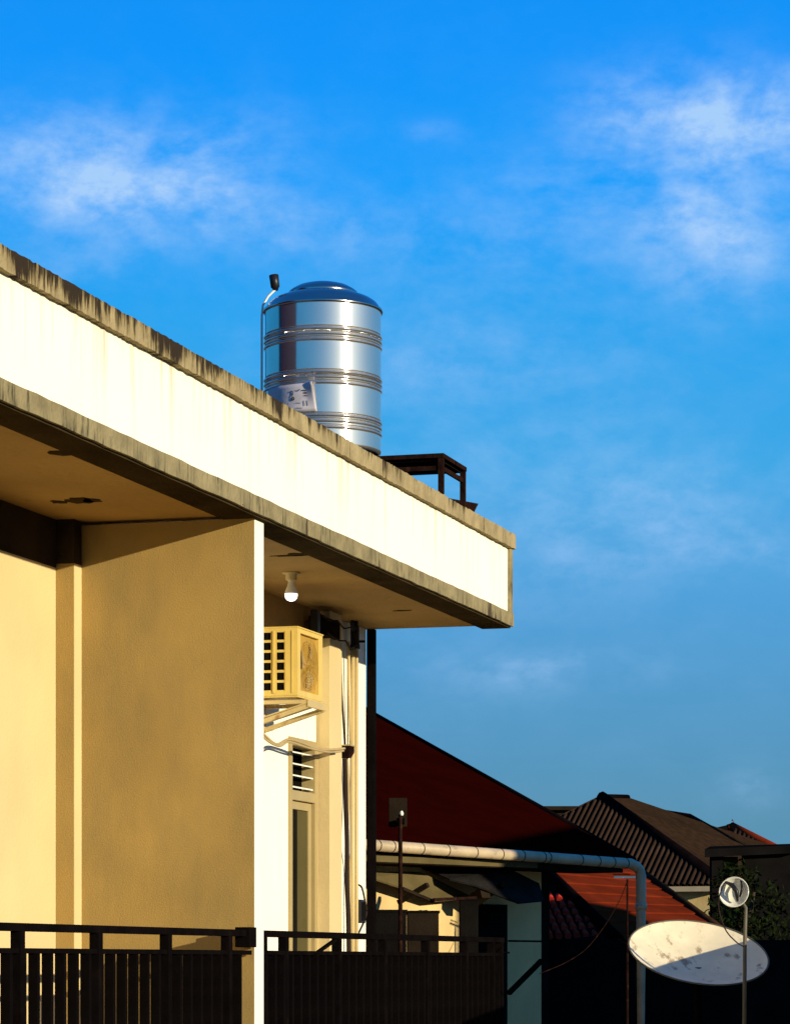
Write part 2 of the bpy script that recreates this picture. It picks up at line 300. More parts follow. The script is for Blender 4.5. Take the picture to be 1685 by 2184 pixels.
# walls
GZ = .0
WN, WF = 1.245, 1.17        # depth of the wall behind the eave edge, near and far of the fin
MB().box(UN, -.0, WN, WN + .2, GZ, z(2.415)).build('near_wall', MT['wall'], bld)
MB().box(UN, -.0, WN, WN + .2, z(2.415), z(H + .012)).build('shade_strip', MT['drip'], bld)  # dark wall-top strip: the eave's shade is put into its colour
MB().box(-.124, .0, 1.125, WN - .001, z(2.44), z(H + .012)).build('shade_strip', MT['drip'], bld)  # eave shade painted on around the pilaster top as well
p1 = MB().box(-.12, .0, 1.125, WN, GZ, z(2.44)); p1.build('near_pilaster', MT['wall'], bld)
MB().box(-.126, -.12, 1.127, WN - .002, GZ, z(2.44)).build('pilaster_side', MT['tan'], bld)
MB().box(0.006, .18, 0, WN + .2, GZ, z(H - .012)).build('fin_wall', MT['cream'], bld, .006)
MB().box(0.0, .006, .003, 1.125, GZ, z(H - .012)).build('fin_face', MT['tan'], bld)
# far wall with the door opening 4.27 .. 4.945
D0, D1, DT = 4.27, 4.945, 1.69
w = MB().box(.18, D0, WF, WF + .2, GZ, z(H + .012)); w.box(D1, 6.33, WF, WF + .2, GZ, z(H + .012)); w.box(D0, D1, WF, WF + .2, z(DT), z(H + .012)); w.box(D0, D1, WF, WF + .2, GZ, z(-.85))
w.build('far_wall', MT['cream'], bld)
MB().box(.18, 4.98, WF - .004, WF, z(2.445), z(H + .012)).build('shade_strip', MT['soffit'], bld)  # thin brown strip painting the eave's shade onto the far wall
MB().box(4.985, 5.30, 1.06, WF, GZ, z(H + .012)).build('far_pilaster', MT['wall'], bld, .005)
MB().box(6.13, 6.33, WF + .2, 7, GZ, z(H + .012)).build('end_wall', MT['nearblack'], bld)
MB().box(-9, 6.3, 6.8, 7, GZ, z(H + .012)).build('rear_wall', MT['wall'], bld)
MB().box(-9, 0, 1.5, 1.6, GZ, z(H)).build('inner_wall', MT['nearblack'], bld)
MB().box(.18, 6.1, 2.4, 2.5, GZ, z(H)).build('room_wall', MT['nearblack'], bld)
# balcony floor
MB().box(UN, UF - .05, -.03, WF - .002, z(-1.05), z(-.86)).build('balcony_floor', MT['floor'], bld)
# dark corner post at the end of the wall
MB().box(6.335, 6.40, 1.10, 1.165, GZ, z(H + .012)).build('corner_post', MT['black'], bld, .004)

# door with louvred transom
door = thing('balcony_door', 'narrow ochre framed door with louvred vent on the bright wall', 'door', B(D0, -WF, 0) - Vector((0, 0, EZ)) + Vector((0, 0, z(-.85))), RZ)
dz = lambda h: h + .85
DW = D1 - D0
f = MB().box(0, .055, -.02, .10, 0, dz(DT)); f.box(DW - .055, DW, -.02, .10, 0, dz(DT)); f.box(.055, DW - .055, -.02, .10, dz(DT - .06), dz(DT)); f.box(.055, DW - .055, -.02, .10, dz(1.215), dz(1.29))
f.build('door_frame', MT['frame'], door, .004)
for k in range(4):
    zz = dz(1.312 + k * .088)
    MB().add([(.055, .0, zz), (DW - .055, .0, zz), (DW - .055, .03, zz + .008), (.055, .03, zz + .008), (.055, .0, zz + .010), (DW - .055, .0, zz + .010), (DW - .055, .03, zz + .018), (.055, .03, zz + .018)],
             [(0, 1, 2, 3), (4, 5, 6, 7), (0, 1, 5, 4), (1, 2, 6, 5), (2, 3, 7, 6), (3, 0, 4, 7)]).build('louvre_slat', MT['slatw'], door)
MB().box(.055, DW - .055, .09, .095, dz(1.29), dz(DT - .06)).build('vent_backing', MT['dark'], door)
lf = MB().box(.058, .13, .01, .05, .01, dz(1.21)); lf.box(DW - .13, DW - .058, .01, .05, .01, dz(1.21)); lf.box(.13, DW - .13, .01, .05, dz(1.15), dz(1.21)); lf.box(.13, DW - .13, .01, .05, .01, .15)
leaf = lf.build('door_leaf', MT['frame'], door, .003)
MB().box(.13, DW - .13, .025, .03, .15, dz(1.15)).build('pane', MT['glass'], leaf)
MB().box(.30, DW - .13, .022, .025, .15, dz(1.15)).build('curtain', MT['curtain'], leaf)
MB().tube([(.16, -.02, dz(-.0)), (.16, -.05, dz(-.0)), (.24, -.05, dz(0))], .008).build('handle', MT['steel'], leaf)

# ------------------------------------------------------------------ railings along the balcony edge
def railing(name, label, u0, u1, posts, k0):
    root = thing(name, label, 'railing', B(u0, -.03, -.86), RZ)
    L = u1 - u0; q = lambda h: h + .86
    MB().box(0, L, -.028, .028, q(.145), q(.186)).build('top_rail', MT['black'], root, .003)
    MB().box(0, L, -.02, .02, q(.035), q(.062)).build('middle_rail', MT['black'], root, .003)
    MB().box(0, L, -.02, .02, .06, .09).build('bottom_rail', MT['black'], root)
    for u in posts: MB().box(u - u0 - .03, u - u0 + .03, -.0265, .0265, 0, q(.145)).build('post', MT['black'], root)
    first = None; u = .06; i = 0
    while u < L - .05:
        if first is None: first = MB().box(-.0175, .0175, -.025, .025, 0, q(.035) - .09).build('slat', MT['black'], root, loc=(u, 0, .09))
        else: share('slat', first, root, (u, 0, .09))
        u += .174; i += 1
    return root
lr = railing('balcony_railing', 'black steel railing with dense upright slats in front of the tan fin wall', -9, -.02, [-8.9, -7.8, -6.75, -5.7, -4.64, -3.58, -2.53, -1.47, -.43], 0)
MB().box(8.85, 8.98, -.05, .045, .94, 1.062).build('wall_bracket', MT['black'], lr, .004)
rr = railing('balcony_railing', 'black steel railing running past the louvred door to the far corner of the balcony', .20, UF - .05, [.23, .66, 1.80, 2.90, 4.02, 5.15, 6.0, 6.28], 0)
MB().bar((1.05, -.02, .90), (1.62, .0, 1.01), .02, .02).build('brace', MT['black'], rr)
MB().tube([(5.9, .06, .93), (6.6, .05, .925)], .007, 8).build('cable_stub', MT['black'], rr)

# ------------------------------------------------------------------ water tank on its stand
YT = 22.7; TX = (689 - 842.5) / FP * YT; TR = .433; TB = 3.77
ZR = EZ + 3.25                       # roof deck
std = thing('tank_stand', 'dark steel stand under the stainless water tank', 'stand', (TX, YT, ZR), RZ)
hs = EZ + TB - ZR
m = MB(); m.box(-.29, .29, -.29, .29, hs - .045, hs - .002); m.build('stand_top', MT['rust'], std)
for a in (-.25, .25):
    for b in (-.25, .25): MB().box(a - .025, a + .025, b - .025, b + .025, 0, hs - .045).build('leg', MT['rust'], std)
tank = thing('water_tank', 'tall shiny stainless steel water tank with ribbed bands and domed lid', 'water tank', (TX, YT, EZ + TB), 0)
q = lambda h: h - TB
prof = [(TR - .02, 0), (TR - .004, .008), (TR, .02), (TR, .024), (TR, .03)]
def rib(zc):
    return [(TR, zc - .0215), (TR, zc - .019), (TR, zc - .017), (TR + .003, zc - .012), (TR + .009, zc - .006), (TR + .009, zc + .002), (TR - .010, zc + .008), (TR - .012, zc + .012), (TR, zc + .018), (TR, zc + .0195), (TR, zc + .021)]
zs = [3.912, 3.957, 3.998, 4.238, 4.279, 4.316, 4.556, 4.597, 4.636]
for i, zc in enumerate(zs):
    prof += rib(q(zc))
prof += [(TR, q(4.80)), (TR, q(4.818)), (TR, q(4.822))]
MB().lathe(prof, 128).build('tank_body', MT['steel'], tank)
rimz = q(4.822)
_k = 1.22
MB().lathe([(a_, rimz + (b_ - rimz) * _k) for a_, b_ in [(TR, rimz + .0005), (TR + .010, rimz + .002), (TR + .014, rimz + .010), (TR + .010, rimz + .020), (TR - .004, rimz + .026), (TR - .012, rimz + .040), (TR - .03, rimz + .060), (TR - .07, rimz + .083), (TR - .12, rimz + .100), (.25, rimz + .118)]], 128).build('shoulder', MT['steeltop'], tank)
MB().lathe([(a_, rimz + (b_ - rimz) * _k) for a_, b_ in [(.26, rimz + .112), (.262, rimz + .120), (.255, rimz + .132), (.235, rimz + .145), (.19, rimz + .166), (.13, rimz + .180), (.06, rimz + .186), (.0005, rimz + .188)]], 96).build('hatch_lid', MT['steeltop'], tank)
# filler pipe up the left side with its black valve
xl = -TR - .022
MB().tube([(xl, -.02, 0), (xl, -.02, q(4.80)), (xl + .008, -.03, q(4.88)), (xl + .05, -.05, q(4.945)), (xl + .10, -.06, q(4.99)), (xl + .115, -.06, q(5.04))], .009, 10).build('fill_pipe', MT['slatw'], tank)
a = Vector((xl + .105, -.055, q(4.985))); d = Vector((-.13, 0, .99)).normalized()
MB().tube([a, a + d * .02, a + d * .025, a + d * .115, a + d * .118], [.018, .026, .033, .036, .030], 20).build('float_valve', MT['blackpipe'], tank)
# peeling paper label wrapped on the tank
def wrap(x, zz, r=TR + .004): # x = metres across as seen from the front
    t = math.asin(max(-.999, min(.999, x / TR))); return (r * math.sin(t), -r * math.cos(t), zz)
def lab(u, v):
    x = -.392 + .33 * u + .03 * v; top = q(4.222) + .006 * u; bot = q(4.022) - .004 * u
    return x, top + (bot - top) * v
m = MB(); nu, nv = 20, 8; vs = []
for j in range(nv + 1):
    for i in range(nu + 1):
        u, v = i / nu, j / nv; x, zz = lab(u, v); lift = .002 + max(0, u - .82) * .26 * (1 - v)
        vs.append(wrap(x, zz, TR + .010 + lift))
m.add(vs, [(j * (nu + 1) + i, j * (nu + 1) + i + 1, (j + 1) * (nu + 1) + i + 1, (j + 1) * (nu + 1) + i) for j in range(nv) for i in range(nu)], True)
pl = m.build('paper_label', MT['paper'], tank); sdf = pl.modifiers.new('thick', 'SOLIDIFY'); sdf.thickness = .0015
def stroke(pts, w=.004):
    pp = [wrap(*lab(u, v), TR + .0165) for u, v in pts]; k = MB()
    for a_, b_ in zip(pp, pp[1:]): k.bar(a_, b_, .002, w)
    return k
ink = MB()
for pts, w_ in (([(.49, .27), (.52, .24), (.55, .28), (.54, .36), (.50, .45)], .006), ([(.50, .50), (.54, .47), (.55, .55), (.51, .58), (.50, .50)], .008),
                ([(.62, .22), (.66, .27), (.71, .20)], .003), ([(.74, .25), (.84, .27)], .005), ([(.78, .34), (.86, .36)], .008), ([(.77, .44), (.87, .46)], .004),
                ([(.75, .62), (.75, .80)], .003), ([(.82, .62), (.82, .80)], .003), ([(.57, .68), (.68, .70)], .002), ([(.40, .64), (.40, .80)], .002), ([(.56, .86), (.70, .88)], .002)):
    k = stroke(pts, w_); ink.add(k.v, k.f)
ink.build('label_print', MT['ink'], pl)

# empty dark steel stand beside it
A = pt(945, 966, 23.25); st = thing('steel_stand', 'empty black steel stand frame near the end of the flat roof', 'stand', (A.x, A.y, ZR + .0), RZ)
hs = A.z - ZR
top = MB().box(-.005, .70, -.005, .52, hs - .035, hs); top.build('stand_top', MT['rust'], st, .003)
MB().box(.03, .66, .03, .49, hs - .052, hs - .035).build('under_panel', MT['nearblack'], st)
for (a, b) in ((.02, .02), (.675, .02), (.02, .49), (.675, .49)): MB().box(a - .02, a + .02, b - .02, b + .02, 0, hs - .035).build('leg', MT['rust'], st)
for (a, b) in (((.04, .02, hs - .11), (.655, .02, hs - .11)), ((.02, .04, hs - .11), (.02, .47, hs - .11))): MB().bar(a, b, .02, .035).build('cross_bar', MT['rust'], st)
a = pt(955, 1062, 24.2); b_ = pt(1020, 1074, 24.5); c = pt(1008, 1098, 24.5); d = pt(950, 1086, 24.2)
sh = MB().slab([a, b_, c, d], (0, -1, .3), .012); tag(sh.build('metal_sheet', MT['rust']), 'dark scrap metal sheet lying at the foot of the empty steel stand', 'metal sheet')

# ------------------------------------------------------------------ air conditioner on brackets
AU, AV = 3.26, -.77; az0 = 1.892
ac = thing('air_conditioner', 'yellowed outdoor air conditioner unit with fan grille under the eave', 'air conditioner', B(AU, AV, az0), RZ)
aw, ad, ah = .60, .28, .51
# shell with an opening in the side (12 square holes) and a fan recess in the front
s = MB(); s.box(.004, aw - .004, .03, ad, .012, ah - .012); s.build('casing', MT['acw'], ac)
s = MB().box(-.006, aw + .006, -.006, ad + .004, ah - .012, ah); s.build('top_cover', MT['acw'], ac, .004)
s = MB().box(0, aw, 0, ad, 0, .012); s.build('base_tray', MT['acw'], ac, .003)
# side plate: grid of bars leaving holes
sp = MB(); ys = [.012, .040, .105, .125, .155, .220, .262]; # local y bands: solid, hole, solid, hole, ...
holes_y = [(.100, .158), (.200, .258)]; hz = [(.052 + k * .0725, .052 + k * .0725 + .054) for k in range(6)]
edges_y = [.0, .100, .158, .200, .258, ad]; edges_z = [.012] + [e for h_ in hz for e in h_] + [ah - .012]
for i in range(len(edges_y) - 1):
    y0, y1 = edges_y[i], edges_y[i + 1]
    if i in (1, 3):
        for k in range(0, len(edges_z) - 1, 2): sp.box(-.004, .003, y0, y1, edges_z[k], edges_z[k + 1])
    else: sp.box(-.004, .003, y0, y1, .012, ah - .012)
sp.build('side_plate', MT['acw'], ac)
for (y0, y1) in holes_y:
    for (z0, z1) in hz:
        MB().box(.0031, .0038, y0 - .001, y1 + .001, z0 - .001, z1 + .001).build('side_opening', MT['dark'], ac)
        MB().box(-.006, -.004, y0 - .006, y0, z0 - .006, z1 + .006).build('opening_lip', MT['acg'], ac)
MB().box(-.012, -.004, .170, .186, .03, ah - .03).build('side_rib', MT['acw'], ac, .002)
MB().box(-.010, -.004, .03, .045, .03, ah - .03).build('side_rib', MT['acw'], ac, .002)
# front frame
fr = MB(); fr.box(0, .07, 0, .03, .012, ah - .012); fr.box(aw - .09, aw, 0, .03, .012, ah - .012); fr.box(.07, aw - .09, 0, .03, .012, .055); fr.box(.07, aw - .09, 0, .03, ah - .045, ah - .012)
fr.build('front_frame', MT['acw'], ac, .003)
MB().box(.07, aw - .09, .026, .0295, .055, ah - .045).build('fan_recess', MT['acg'], ac)
cx, cz, cr = .29, .255, .195
fg = MB()
for k in range(9):
    r_ = .03 + k * .0185; fg.tube([(cx + r_ * math.cos(t), -.006 - .006 * (1 - k / 9), cz + r_ * math.sin(t)) for t in [2 * math.pi * i / 32 for i in range(33)]], .0022, 4, cap=False)
for k in range(12):
    t = 2 * math.pi * k / 12; fg.bar((cx, -.012, cz), (cx + cr * math.cos(t), -.006, cz + cr * math.sin(t)), .003, .003, (0, 1, 0))
fg.build('fan_guard', MT['acg'], ac)
for k in range(3):
    m = MB(); t0 = k * 2.094 + .4; vs = []
    for j in range(6):
        r_ = .03 + j * .028; vs += [(cx + r_ * math.cos(t0), .020, cz + r_ * math.sin(t0)), (cx + r_ * math.cos(t0 + .9), .006, cz + r_ * math.sin(t0 + .9))]
    m.add(vs, [(2 * j, 2 * j + 1, 2 * j + 3, 2 * j + 2) for j in range(5)], True); m.build('fan_blade', MT['cable'], ac)
MB().lathe([(.0005, 0), (.03, .0), (.03, .02), (.0005, .025)], 20).build('hub', MT['acg'], ac).matrix_basis = Matrix.Translation((cx, .02, cz)) @ Matrix.Rotation(R(90), 4, 'X')
br = thing('bracket', 'cream steel shelf bracket holding up the air conditioner', 'bracket', B(AU, -WF, az0), RZ)
for u in (.05, .42):
    MB().bar((u, 0, -.03), (u, -.46, -.03), .03, .028).build('arm', MT['bracket'], br)
    MB().box(u - .02, u + .02, -.012, 0, -.22, .02).build('wall_plate', MT['bracket'], br)
    MB().bar((u, -.014, -.20), (u, -.46, -.062), .028, .032).build('strut', MT['bracket'], br)
MB().box(.03, .44, -.475, -.46, -.07, -.015).build('front_bar', MT['bracket'], br, .003)
MB().slab([(.03, -.02, -.165), (.03, -.455, -.036), (.30, -.455, -.036), (.30, -.02, -.165)], (0, 0, 1), .010).build('tray', MT['bracket'], br)

# lamp holder and bulb on the soffit
Y = (H + .012) * FP / (HOR - 1221); p = pt(621, 1221, Y)
bl = thing('light_bulb', 'lit white led bulb in a ceiling holder under the eave', 'light', p, RZ)
MB().lathe([(.0005, 0), (.062, 0), (.062, -.010), (.040, -.014), (.040, -.05), (.030, -.058), (.0005, -.06)], 32).build('lamp_holder', MT['pvc'], bl)
MB().lathe([(.020, -.058), (.022, -.075), (.030, -.10), (.043, -.135), (.045, -.15)], 32).build('bulb_body', MT['slatw'], bl)
MB().lathe([(.044, -.15), (.045, -.162), (.040, -.18), (.028, -.194), (.012, -.201), (.0005, -.202)], 32).build('bulb_dome', MT['lit'], bl)

# ------------------------------------------------------------------ pipes and cables on the far wall
def wallpt(px, py, v):      # point at depth v behind the eave plane seen at that pixel
    # solve X/Y for the plane
    k = (px - 842.5) / FP; u = (k * (O.y - UX * v) - (O.x + UY * v)) / (UX - k * UY)
    Yd = O.y + UY * u - UX * v; return Vector((k * Yd, Yd, EZ + (HOR - py) / FP * Yd)), u
def vert_tube(name, label, cat, px, y0, y1, r, mt, v=-WF + .05, px1=None, n=12, group=None):
    a, _ = wallpt(px, y0, v); b, _ = wallpt(px1 or px, y1, v)
    return tag(MB().tube([a, b], r, n).build(name, MT[mt]), label, cat, group)
vert_tube('water_pipe', 'left of two thick cream pipes running down the wall end', 'pipe', 752.5, 1382, 2330, .018, 'pvc', group='cream pipes down the wall')
vert_tube('water_pipe', 'right of two thick cream pipes running down the wall end', 'pipe', 760.5, 1382, 2330, .015, 'pvc', v=-WF + .06, group='cream pipes down the wall')
vert_tube('water_pipe', 'thin cream pipe rising left of the two thick wall pipes', 'pipe', 743, 1368, 1590, .012, 'pvc', px1=748, group='cream pipes down the wall')
# black valve stack
p, u0 = wallpt(757, 1385, -WF + .08)
vs_ = thing('valve_stack', 'black plastic pipe joint hanging under the eave above the cream pipes', 'pipe joint', p, RZ)
MB().tube([(0, 0, 0), (0, 0, .035), (0, 0, .04), (0, 0, .18), (0, 0, .20), (0, 0, .265)], [.042, .042, .036, .036, .026, .026], 16).build('valve_body', MT['blackpipe'], vs_)
MB().tube([(0, 0, .14), (-.05, .0, .16), (-.08, 0, .20), (-.08, .0, .262)], .018, 12).build('elbow', MT['blackpipe'], vs_)
MB().tube([(0, -.02, .06), (.0, -.08, .06)], .010, 8).build('valve_handle', MT['rust'], vs_)
MB().box(-.05, .05, -.05, .05, .262, .27).build('collar', MT['blackpipe'], vs_)
# dark duct bits in the shade beneath the eave
p, _ = wallpt(675, 1356, -1.02)
dd = thing('cable_box', 'dark electrical box and conduit high on the wall above the pilaster', 'electrical box', p, RZ)
MB().box(-.06, .0, -.03, .03, .0, .19).build('conduit', MT['blackpipe'], dd)
MB().box(.12, .62, .0, .10, .03, .17).build('box', MT['darkbrown'], dd, .006)
m = MB(); m.tube([(-.02, -.02, .17), (.15, -.06, .13), (.35, -.06, .15), (.55, -.05, .11), (.75, -.05, .14)], .006, 6); m.build('loose_wire', MT['cableb'], dd)
m = MB(); m.tube([(.2, -.03, .04), (.4, -.06, .0), (.6, -.05, .02), (.8, -.03, -.03)], .007, 6); m.build('loose_wire', MT['cableb'], dd)
# thin dark cables
def cable(name, label, pts, r, mt, v=-WF + .06):
    P = [wallpt(px, py, v)[0] for px, py in pts]; out = []
    for i in range(len(P) - 1):
        p0, p1, p2, p3 = P[max(i - 1, 0)], P[i], P[i + 1], P[min(i + 2, len(P) - 1)]
        for k in range(6):
            t = k / 6; out.append(.5 * ((2 * p1) + (p2 - p0) * t + (2 * p0 - 5 * p1 + 4 * p2 - p3) * t * t + (-p0 + 3 * p1 - 3 * p2 + p3) * t ** 3))
    out.append(P[-1]); return tag(MB().tube(out, r, 8).build(name, MT[mt]), label, 'cable')
cable('cable', 'dark cable running down the wall into the junction box', [(727, 1372), (728, 1450), (732, 1530), (736, 1594)], .008, 'cableb')
cable('cable', 'thick black cable bundle hanging from the junction box to the railing', [(735, 1618), (737, 1700), (740, 1790), (740, 1880), (743, 1960), (745, 2100)], .019, 'cableb', v=-WF + .09)
cable('cable', 'brown cable beside the black cable bundle low on the wall', [(741, 1615), (744, 1700), (741, 1800), (747, 1860), (746, 1960), (748, 2090)], .010, 'cable')
cable('cable', 'tan cable looping from the fin wall over the door to the junction box', [(545, 1545), (566, 1570), (590, 1588), (614, 1578), (640, 1584), (672, 1596), (700, 1600), (735, 1597)], .010, 'cable', v=-.98)
cable('cable', 'second tan cable draped above the door louvres below the first', [(545, 1553), (570, 1580), (596, 1592), (616, 1583), (645, 1592), (674, 1600), (704, 1605), (733, 1602)], .008, 'cable', v=-.98)
cable('cable', 'dark cable loop curling over the small black box by the wall end', [(764, 1888), (772, 1895), (779, 1925), (782, 1945), (777, 1965), (768, 1985), (762, 1998)], .008, 'cableb')
p, _ = wallpt(738, 1617, -WF + .07)
jb = thing('junction_box', 'small brown tapered junction box where the wall cables meet', 'junction box', p, RZ)
MB().add([(-.05, -.03, -.0), (.05, -.03, -.0), (.05, .05, -.0), (-.05, .05, 0), (-.07, -.05, .045), (.07, -.05, .045), (.07, .05, .045), (-.07, .05, .045), (-.07, -.05, .09), (.07, -.05, .09), (.07, .05, .09), (-.07, .05, .09)],
         [(0, 1, 2, 3), (0, 1, 5, 4), (1, 2, 6, 5), (2, 3, 7, 6), (3, 0, 4, 7), (4, 5, 9, 8), (5, 6, 10, 9), (6, 7, 11, 10), (7, 4, 8, 11), (8, 9, 10, 11)]).build('box', MT['rust'], jb, .006)
MB().box(-.08, .08, -.06, .05, .09, .10).build('lid', MT['frame'], jb)
p, _ = wallpt(763, 1970, -WF + .04)
mb = thing('meter_box', 'small black box with a bluish lid on the bright wall end', 'meter box', p, RZ)
MB().box(-.04, .10, -.04, .04, 0, .19).build('box', MT['blackpipe'], mb, .01)
MB().box(-.02, .08, -.046, -.04, .02, .17)  .build('lid', MT['nearblack'], mb, .004)
cable('cable', 'thin dark cable hugging the pilaster corner beside the door', [(676, 1500), (677, 1600), (677, 1800), (678, 2000)], .005, 'cable', v=-WF + .01)

# ------------------------------------------------------------------ roof stair block out of the picture on the left (reflected in the tank)
rb = thing('stair_block', 'dark maroon stair block standing on the roof left of the water tank', 'building', (-4.55, 21.4, EZ + 3.25), R(-17))
MB().box(-.9, .9, -1.45, 1.25, 0, 2.45).build('wall', MT['maroon'], rb)
MB().box(-.7, .7, -.95, .7, 2.53, 3.6).build('upper_wall', MT['maroon'], rb)
MB().box(-.97, .97, -1.52, 1.32, 2.45, 2.53).build('roof', MT['ridge'], rb)

# ------------------------------------------------------------------ building to the right, beyond the frame, that shades the houses behind
nb = thing('shading_house', 'tall ochre neighbour building standing to the right beyond the railing', 'building', (12, 21.3, 0))
MB().box(0, 3.8, 0, 5.2, 0, EZ + 4.1).build('wall', MT['ochre'], nb)
MB().box(-.1, 3.9, .0, 5.2, EZ + 4.1, EZ + 4.22).build('roof', MT['roofc'], nb)
for fl in range(2):
    for k in range(2):
        o = MB().box(-.02, .05, 1 + k * 2.2, 2.1 + k * 2.2, 1.2 + fl * 4.0, 2.7 + fl * 4.0).build('window', MT['window'], nb)
        o = MB().box(.5 + k * 1.6, 1.5 + k * 1.6, -.02, .05, 1.2 + fl * 4.0, 2.7 + fl * 4.0).build('window', MT['window'], nb)

# ------------------------------------------------------------------ maroon roofed house behind
E0 = Vector((-.2, 29.5, 0)); ed = Vector((.622, .783, 0)); en = Vector((.783, -.622, 0))
hz_ = EZ + 1.09
hA = thing('maroon_roof_house', 'shaded house with a large smooth dark maroon hipped roof', 'house', (0, 30, 0))
off = Vector((0, 30, 0))
corner = pt(1352, 1840, 33.0); apex = pt(740, 1492, 38.5); leftE = E0 - ed * 8; leftE.z = hz_; corner.z = hz_ + .0
rl = apex - ed * 8
m = MB().slab([leftE - off, corner - off, apex - off, rl - off], (.5, -.5, .7), .12); m.build('roof', MT['maroon'], hA)
far = corner + Vector((-8, 8.5, 0))
m = MB().slab([corner - off, far - off, apex - off], (.6, .6, .5), .12); m.build('roof_side', MT['ridge'], hA)
m = MB().tube([corner - off, apex - off], .035, 8); m.build('ridge_cap', MT['ridge'], hA)
m = MB().tube([apex - off, rl - off], .07, 8); m.build('ridge_cap', MT['ridge'], hA)
def fac(t, d, zz): # point on the facade: along t, outward d
    p = E0 + ed * t - en * (.6 - d); return Vector((p.x, p.y, zz)) - off
def facbox(t0, t1, d0, d1, z0, z1):
    return MB().add([fac(t, d, zz) for zz in (z0, z1) for d in (d0, d1) for t in (t0, t1)], [(0, 2, 3, 1), (4, 5, 7, 6), (0, 1, 5, 4), (2, 6, 7, 3), (0, 4, 6, 2), (1, 3, 7, 5)])
facbox(-8, 3.6, -.2, 0, 0, hz_ - .12).build('wall', MT['whitewash'], hA)
facbox(-8, 4.3, -.0, .58, hz_ - .14, hz_ - .05).build('eave_board', MT['darkbrown'], hA)
facbox(-8, 2.7, .56, .60, hz_ - .13, hz_ - .07).build('fascia_board', MT['awning'], hA)
facbox(2.18, 2.92, .0, .05, 0, hz_ - .5).build('door', MT['nearblack'], hA)
facbox(3.6, 3.75, -6, -.0, 0, hz_ - .14).build('end_wall', MT['nearblack'], hA)
# things seen: big drain pipe along the eave, jointed
pp = thing('drain_pipe', 'fat pale jointed drain pipe along the maroon roof eave turning down at the corner', 'drain pipe', (0, 30, 0))
P0 = pt(770, 1802, 29.2); P1 = pt(1345, 1843, 32.7)
P0o = P0 - off; P1o = P1 - off
dirp = (P1o - P0o)
c0 = P1o + Vector((.04, .05, -.01)); bend = [P1o, c0 + Vector((.03, .02, -.02)), c0 + Vector((.065, .05, -.06)), c0 + Vector((.08, .06, -.12))]
down = Vector((c0.x + .08, c0.y + .06, 0))
MB().tube([P0o, P0o + dirp * .5] + bend + [down], .056, 20).build('pipe', MT['pvcg'], pp)
for k in (.052, .10, .115, .20, .29, .39, .485, .565, .645, .665, .79, .86, .92, .975):
    c_ = P0o + dirp * k; MB().tube([c_, c_ + dirp.normalized() * .012], .0585, 20).build('joint', MT['darkbrown'] if k > .05 else MT['pvcg'], pp)
cc = P0o + dirp * .0
MB().tube([down + Vector((0, 0, EZ + .55)), down + Vector((0, 0, EZ + .62))], .064, 20).build('collar', MT['pvcg'], pp)

# awnings
def quadslab(name, label, cat, pts, mt, t=.02):
    P = [pt(*p) for p in pts]; c_ = sum(P, Vector()) / len(P); o = MB().slab([p - c_ for p in P], (.2, -.6, .8), t).build(name, MT[mt], loc=c_); return tag(o, label, cat)
quadslab('awning', 'dirty tan sheet awning tilted over the lit patch of wall', 'awning', [(790, 1860, 30.1), (897, 1861, 30.8), (1011, 1915, 31.5), (923, 1922, 30.9), (858, 1894, 30.4), (790, 1872, 30.0)], 'awning')
quadslab('awning', 'blackened ragged sheet awning over the dark doorway', 'awning', [(900, 1850, 31.0), (1090, 1855, 31.9), (1150, 1885, 31.9), (1160, 1921, 31.6), (1105, 1926, 31.2), (1020, 1890, 30.9), (960, 1876, 30.8)], 'awningd')
def strut(name, label, a, b, w, mt):
    a = pt(*a); b = pt(*b); c_ = (a + b) / 2; return tag(MB().bar(a - c_, b - c_, w, w).build(name, MT[mt], loc=c_), label, 'strut')
strut('awning_strut', 'dark strut propping the tan awning against the lit wall', (850, 1926, 30.3), (912, 1888, 30.1), .045, 'darkbrown')
strut('awning_strut', 'dark strut under the blackened awning right of the doorway', (1020, 1922, 31.7), (1075, 1888, 31.2), .05, 'darkbrown')
strut('awning_strut', 'dark edge batten along the front of the tan awning', (858, 1896, 29.7), (925, 1924, 30.1), .03, 'darkbrown')
strut('awning_strut', 'thin batten between the two awnings', (925, 1920, 30.0), (1015, 1916, 30.7), .03, 'rust')
strut('awning_strut', 'thick dark batten holding the lower edge of the blackened awning', (990, 1935, 31.3), (1035, 1905, 31.0), .11, 'darkbrown')
strut('awning_strut', 'black diagonal strut leaning on the white wall corner low at the frame edge', (1085, 2120, 31.6), (1155, 2050, 31.9), .045, 'dark')
strut('awning_strut', 'thin black horizontal bar crossing the white wall below the railing top', (1085, 2008, 31.4), (1158, 2009, 31.9), .02, 'dark')

# low dark walls in front of the house
def lowbox(name, label, x0, x1, ytop, Y, mt, dep=.8):
    a = pt(x0, ytop, Y); b = pt(x1, ytop, Y); root = thing(name, label, 'wall', ((a.x + b.x) / 2, Y, 0)); w_ = (b.x - a.x) / 2
    MB().box(-w_, w_, 0, dep, 0, a.z).build('wall_body', MT[mt], root, .01); MB().box(-w_ - .01, w_ + .01, -.01, dep + .01, a.z, a.z + .02).build('coping', MT['nearblack'], root); return root
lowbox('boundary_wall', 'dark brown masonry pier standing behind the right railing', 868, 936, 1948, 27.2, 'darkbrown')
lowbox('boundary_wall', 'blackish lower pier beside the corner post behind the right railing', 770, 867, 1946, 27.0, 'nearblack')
lowbox('boundary_wall', 'near black pier in front of the dark doorway', 980, 1020, 1922, 30.5, 'nearblack', .2)

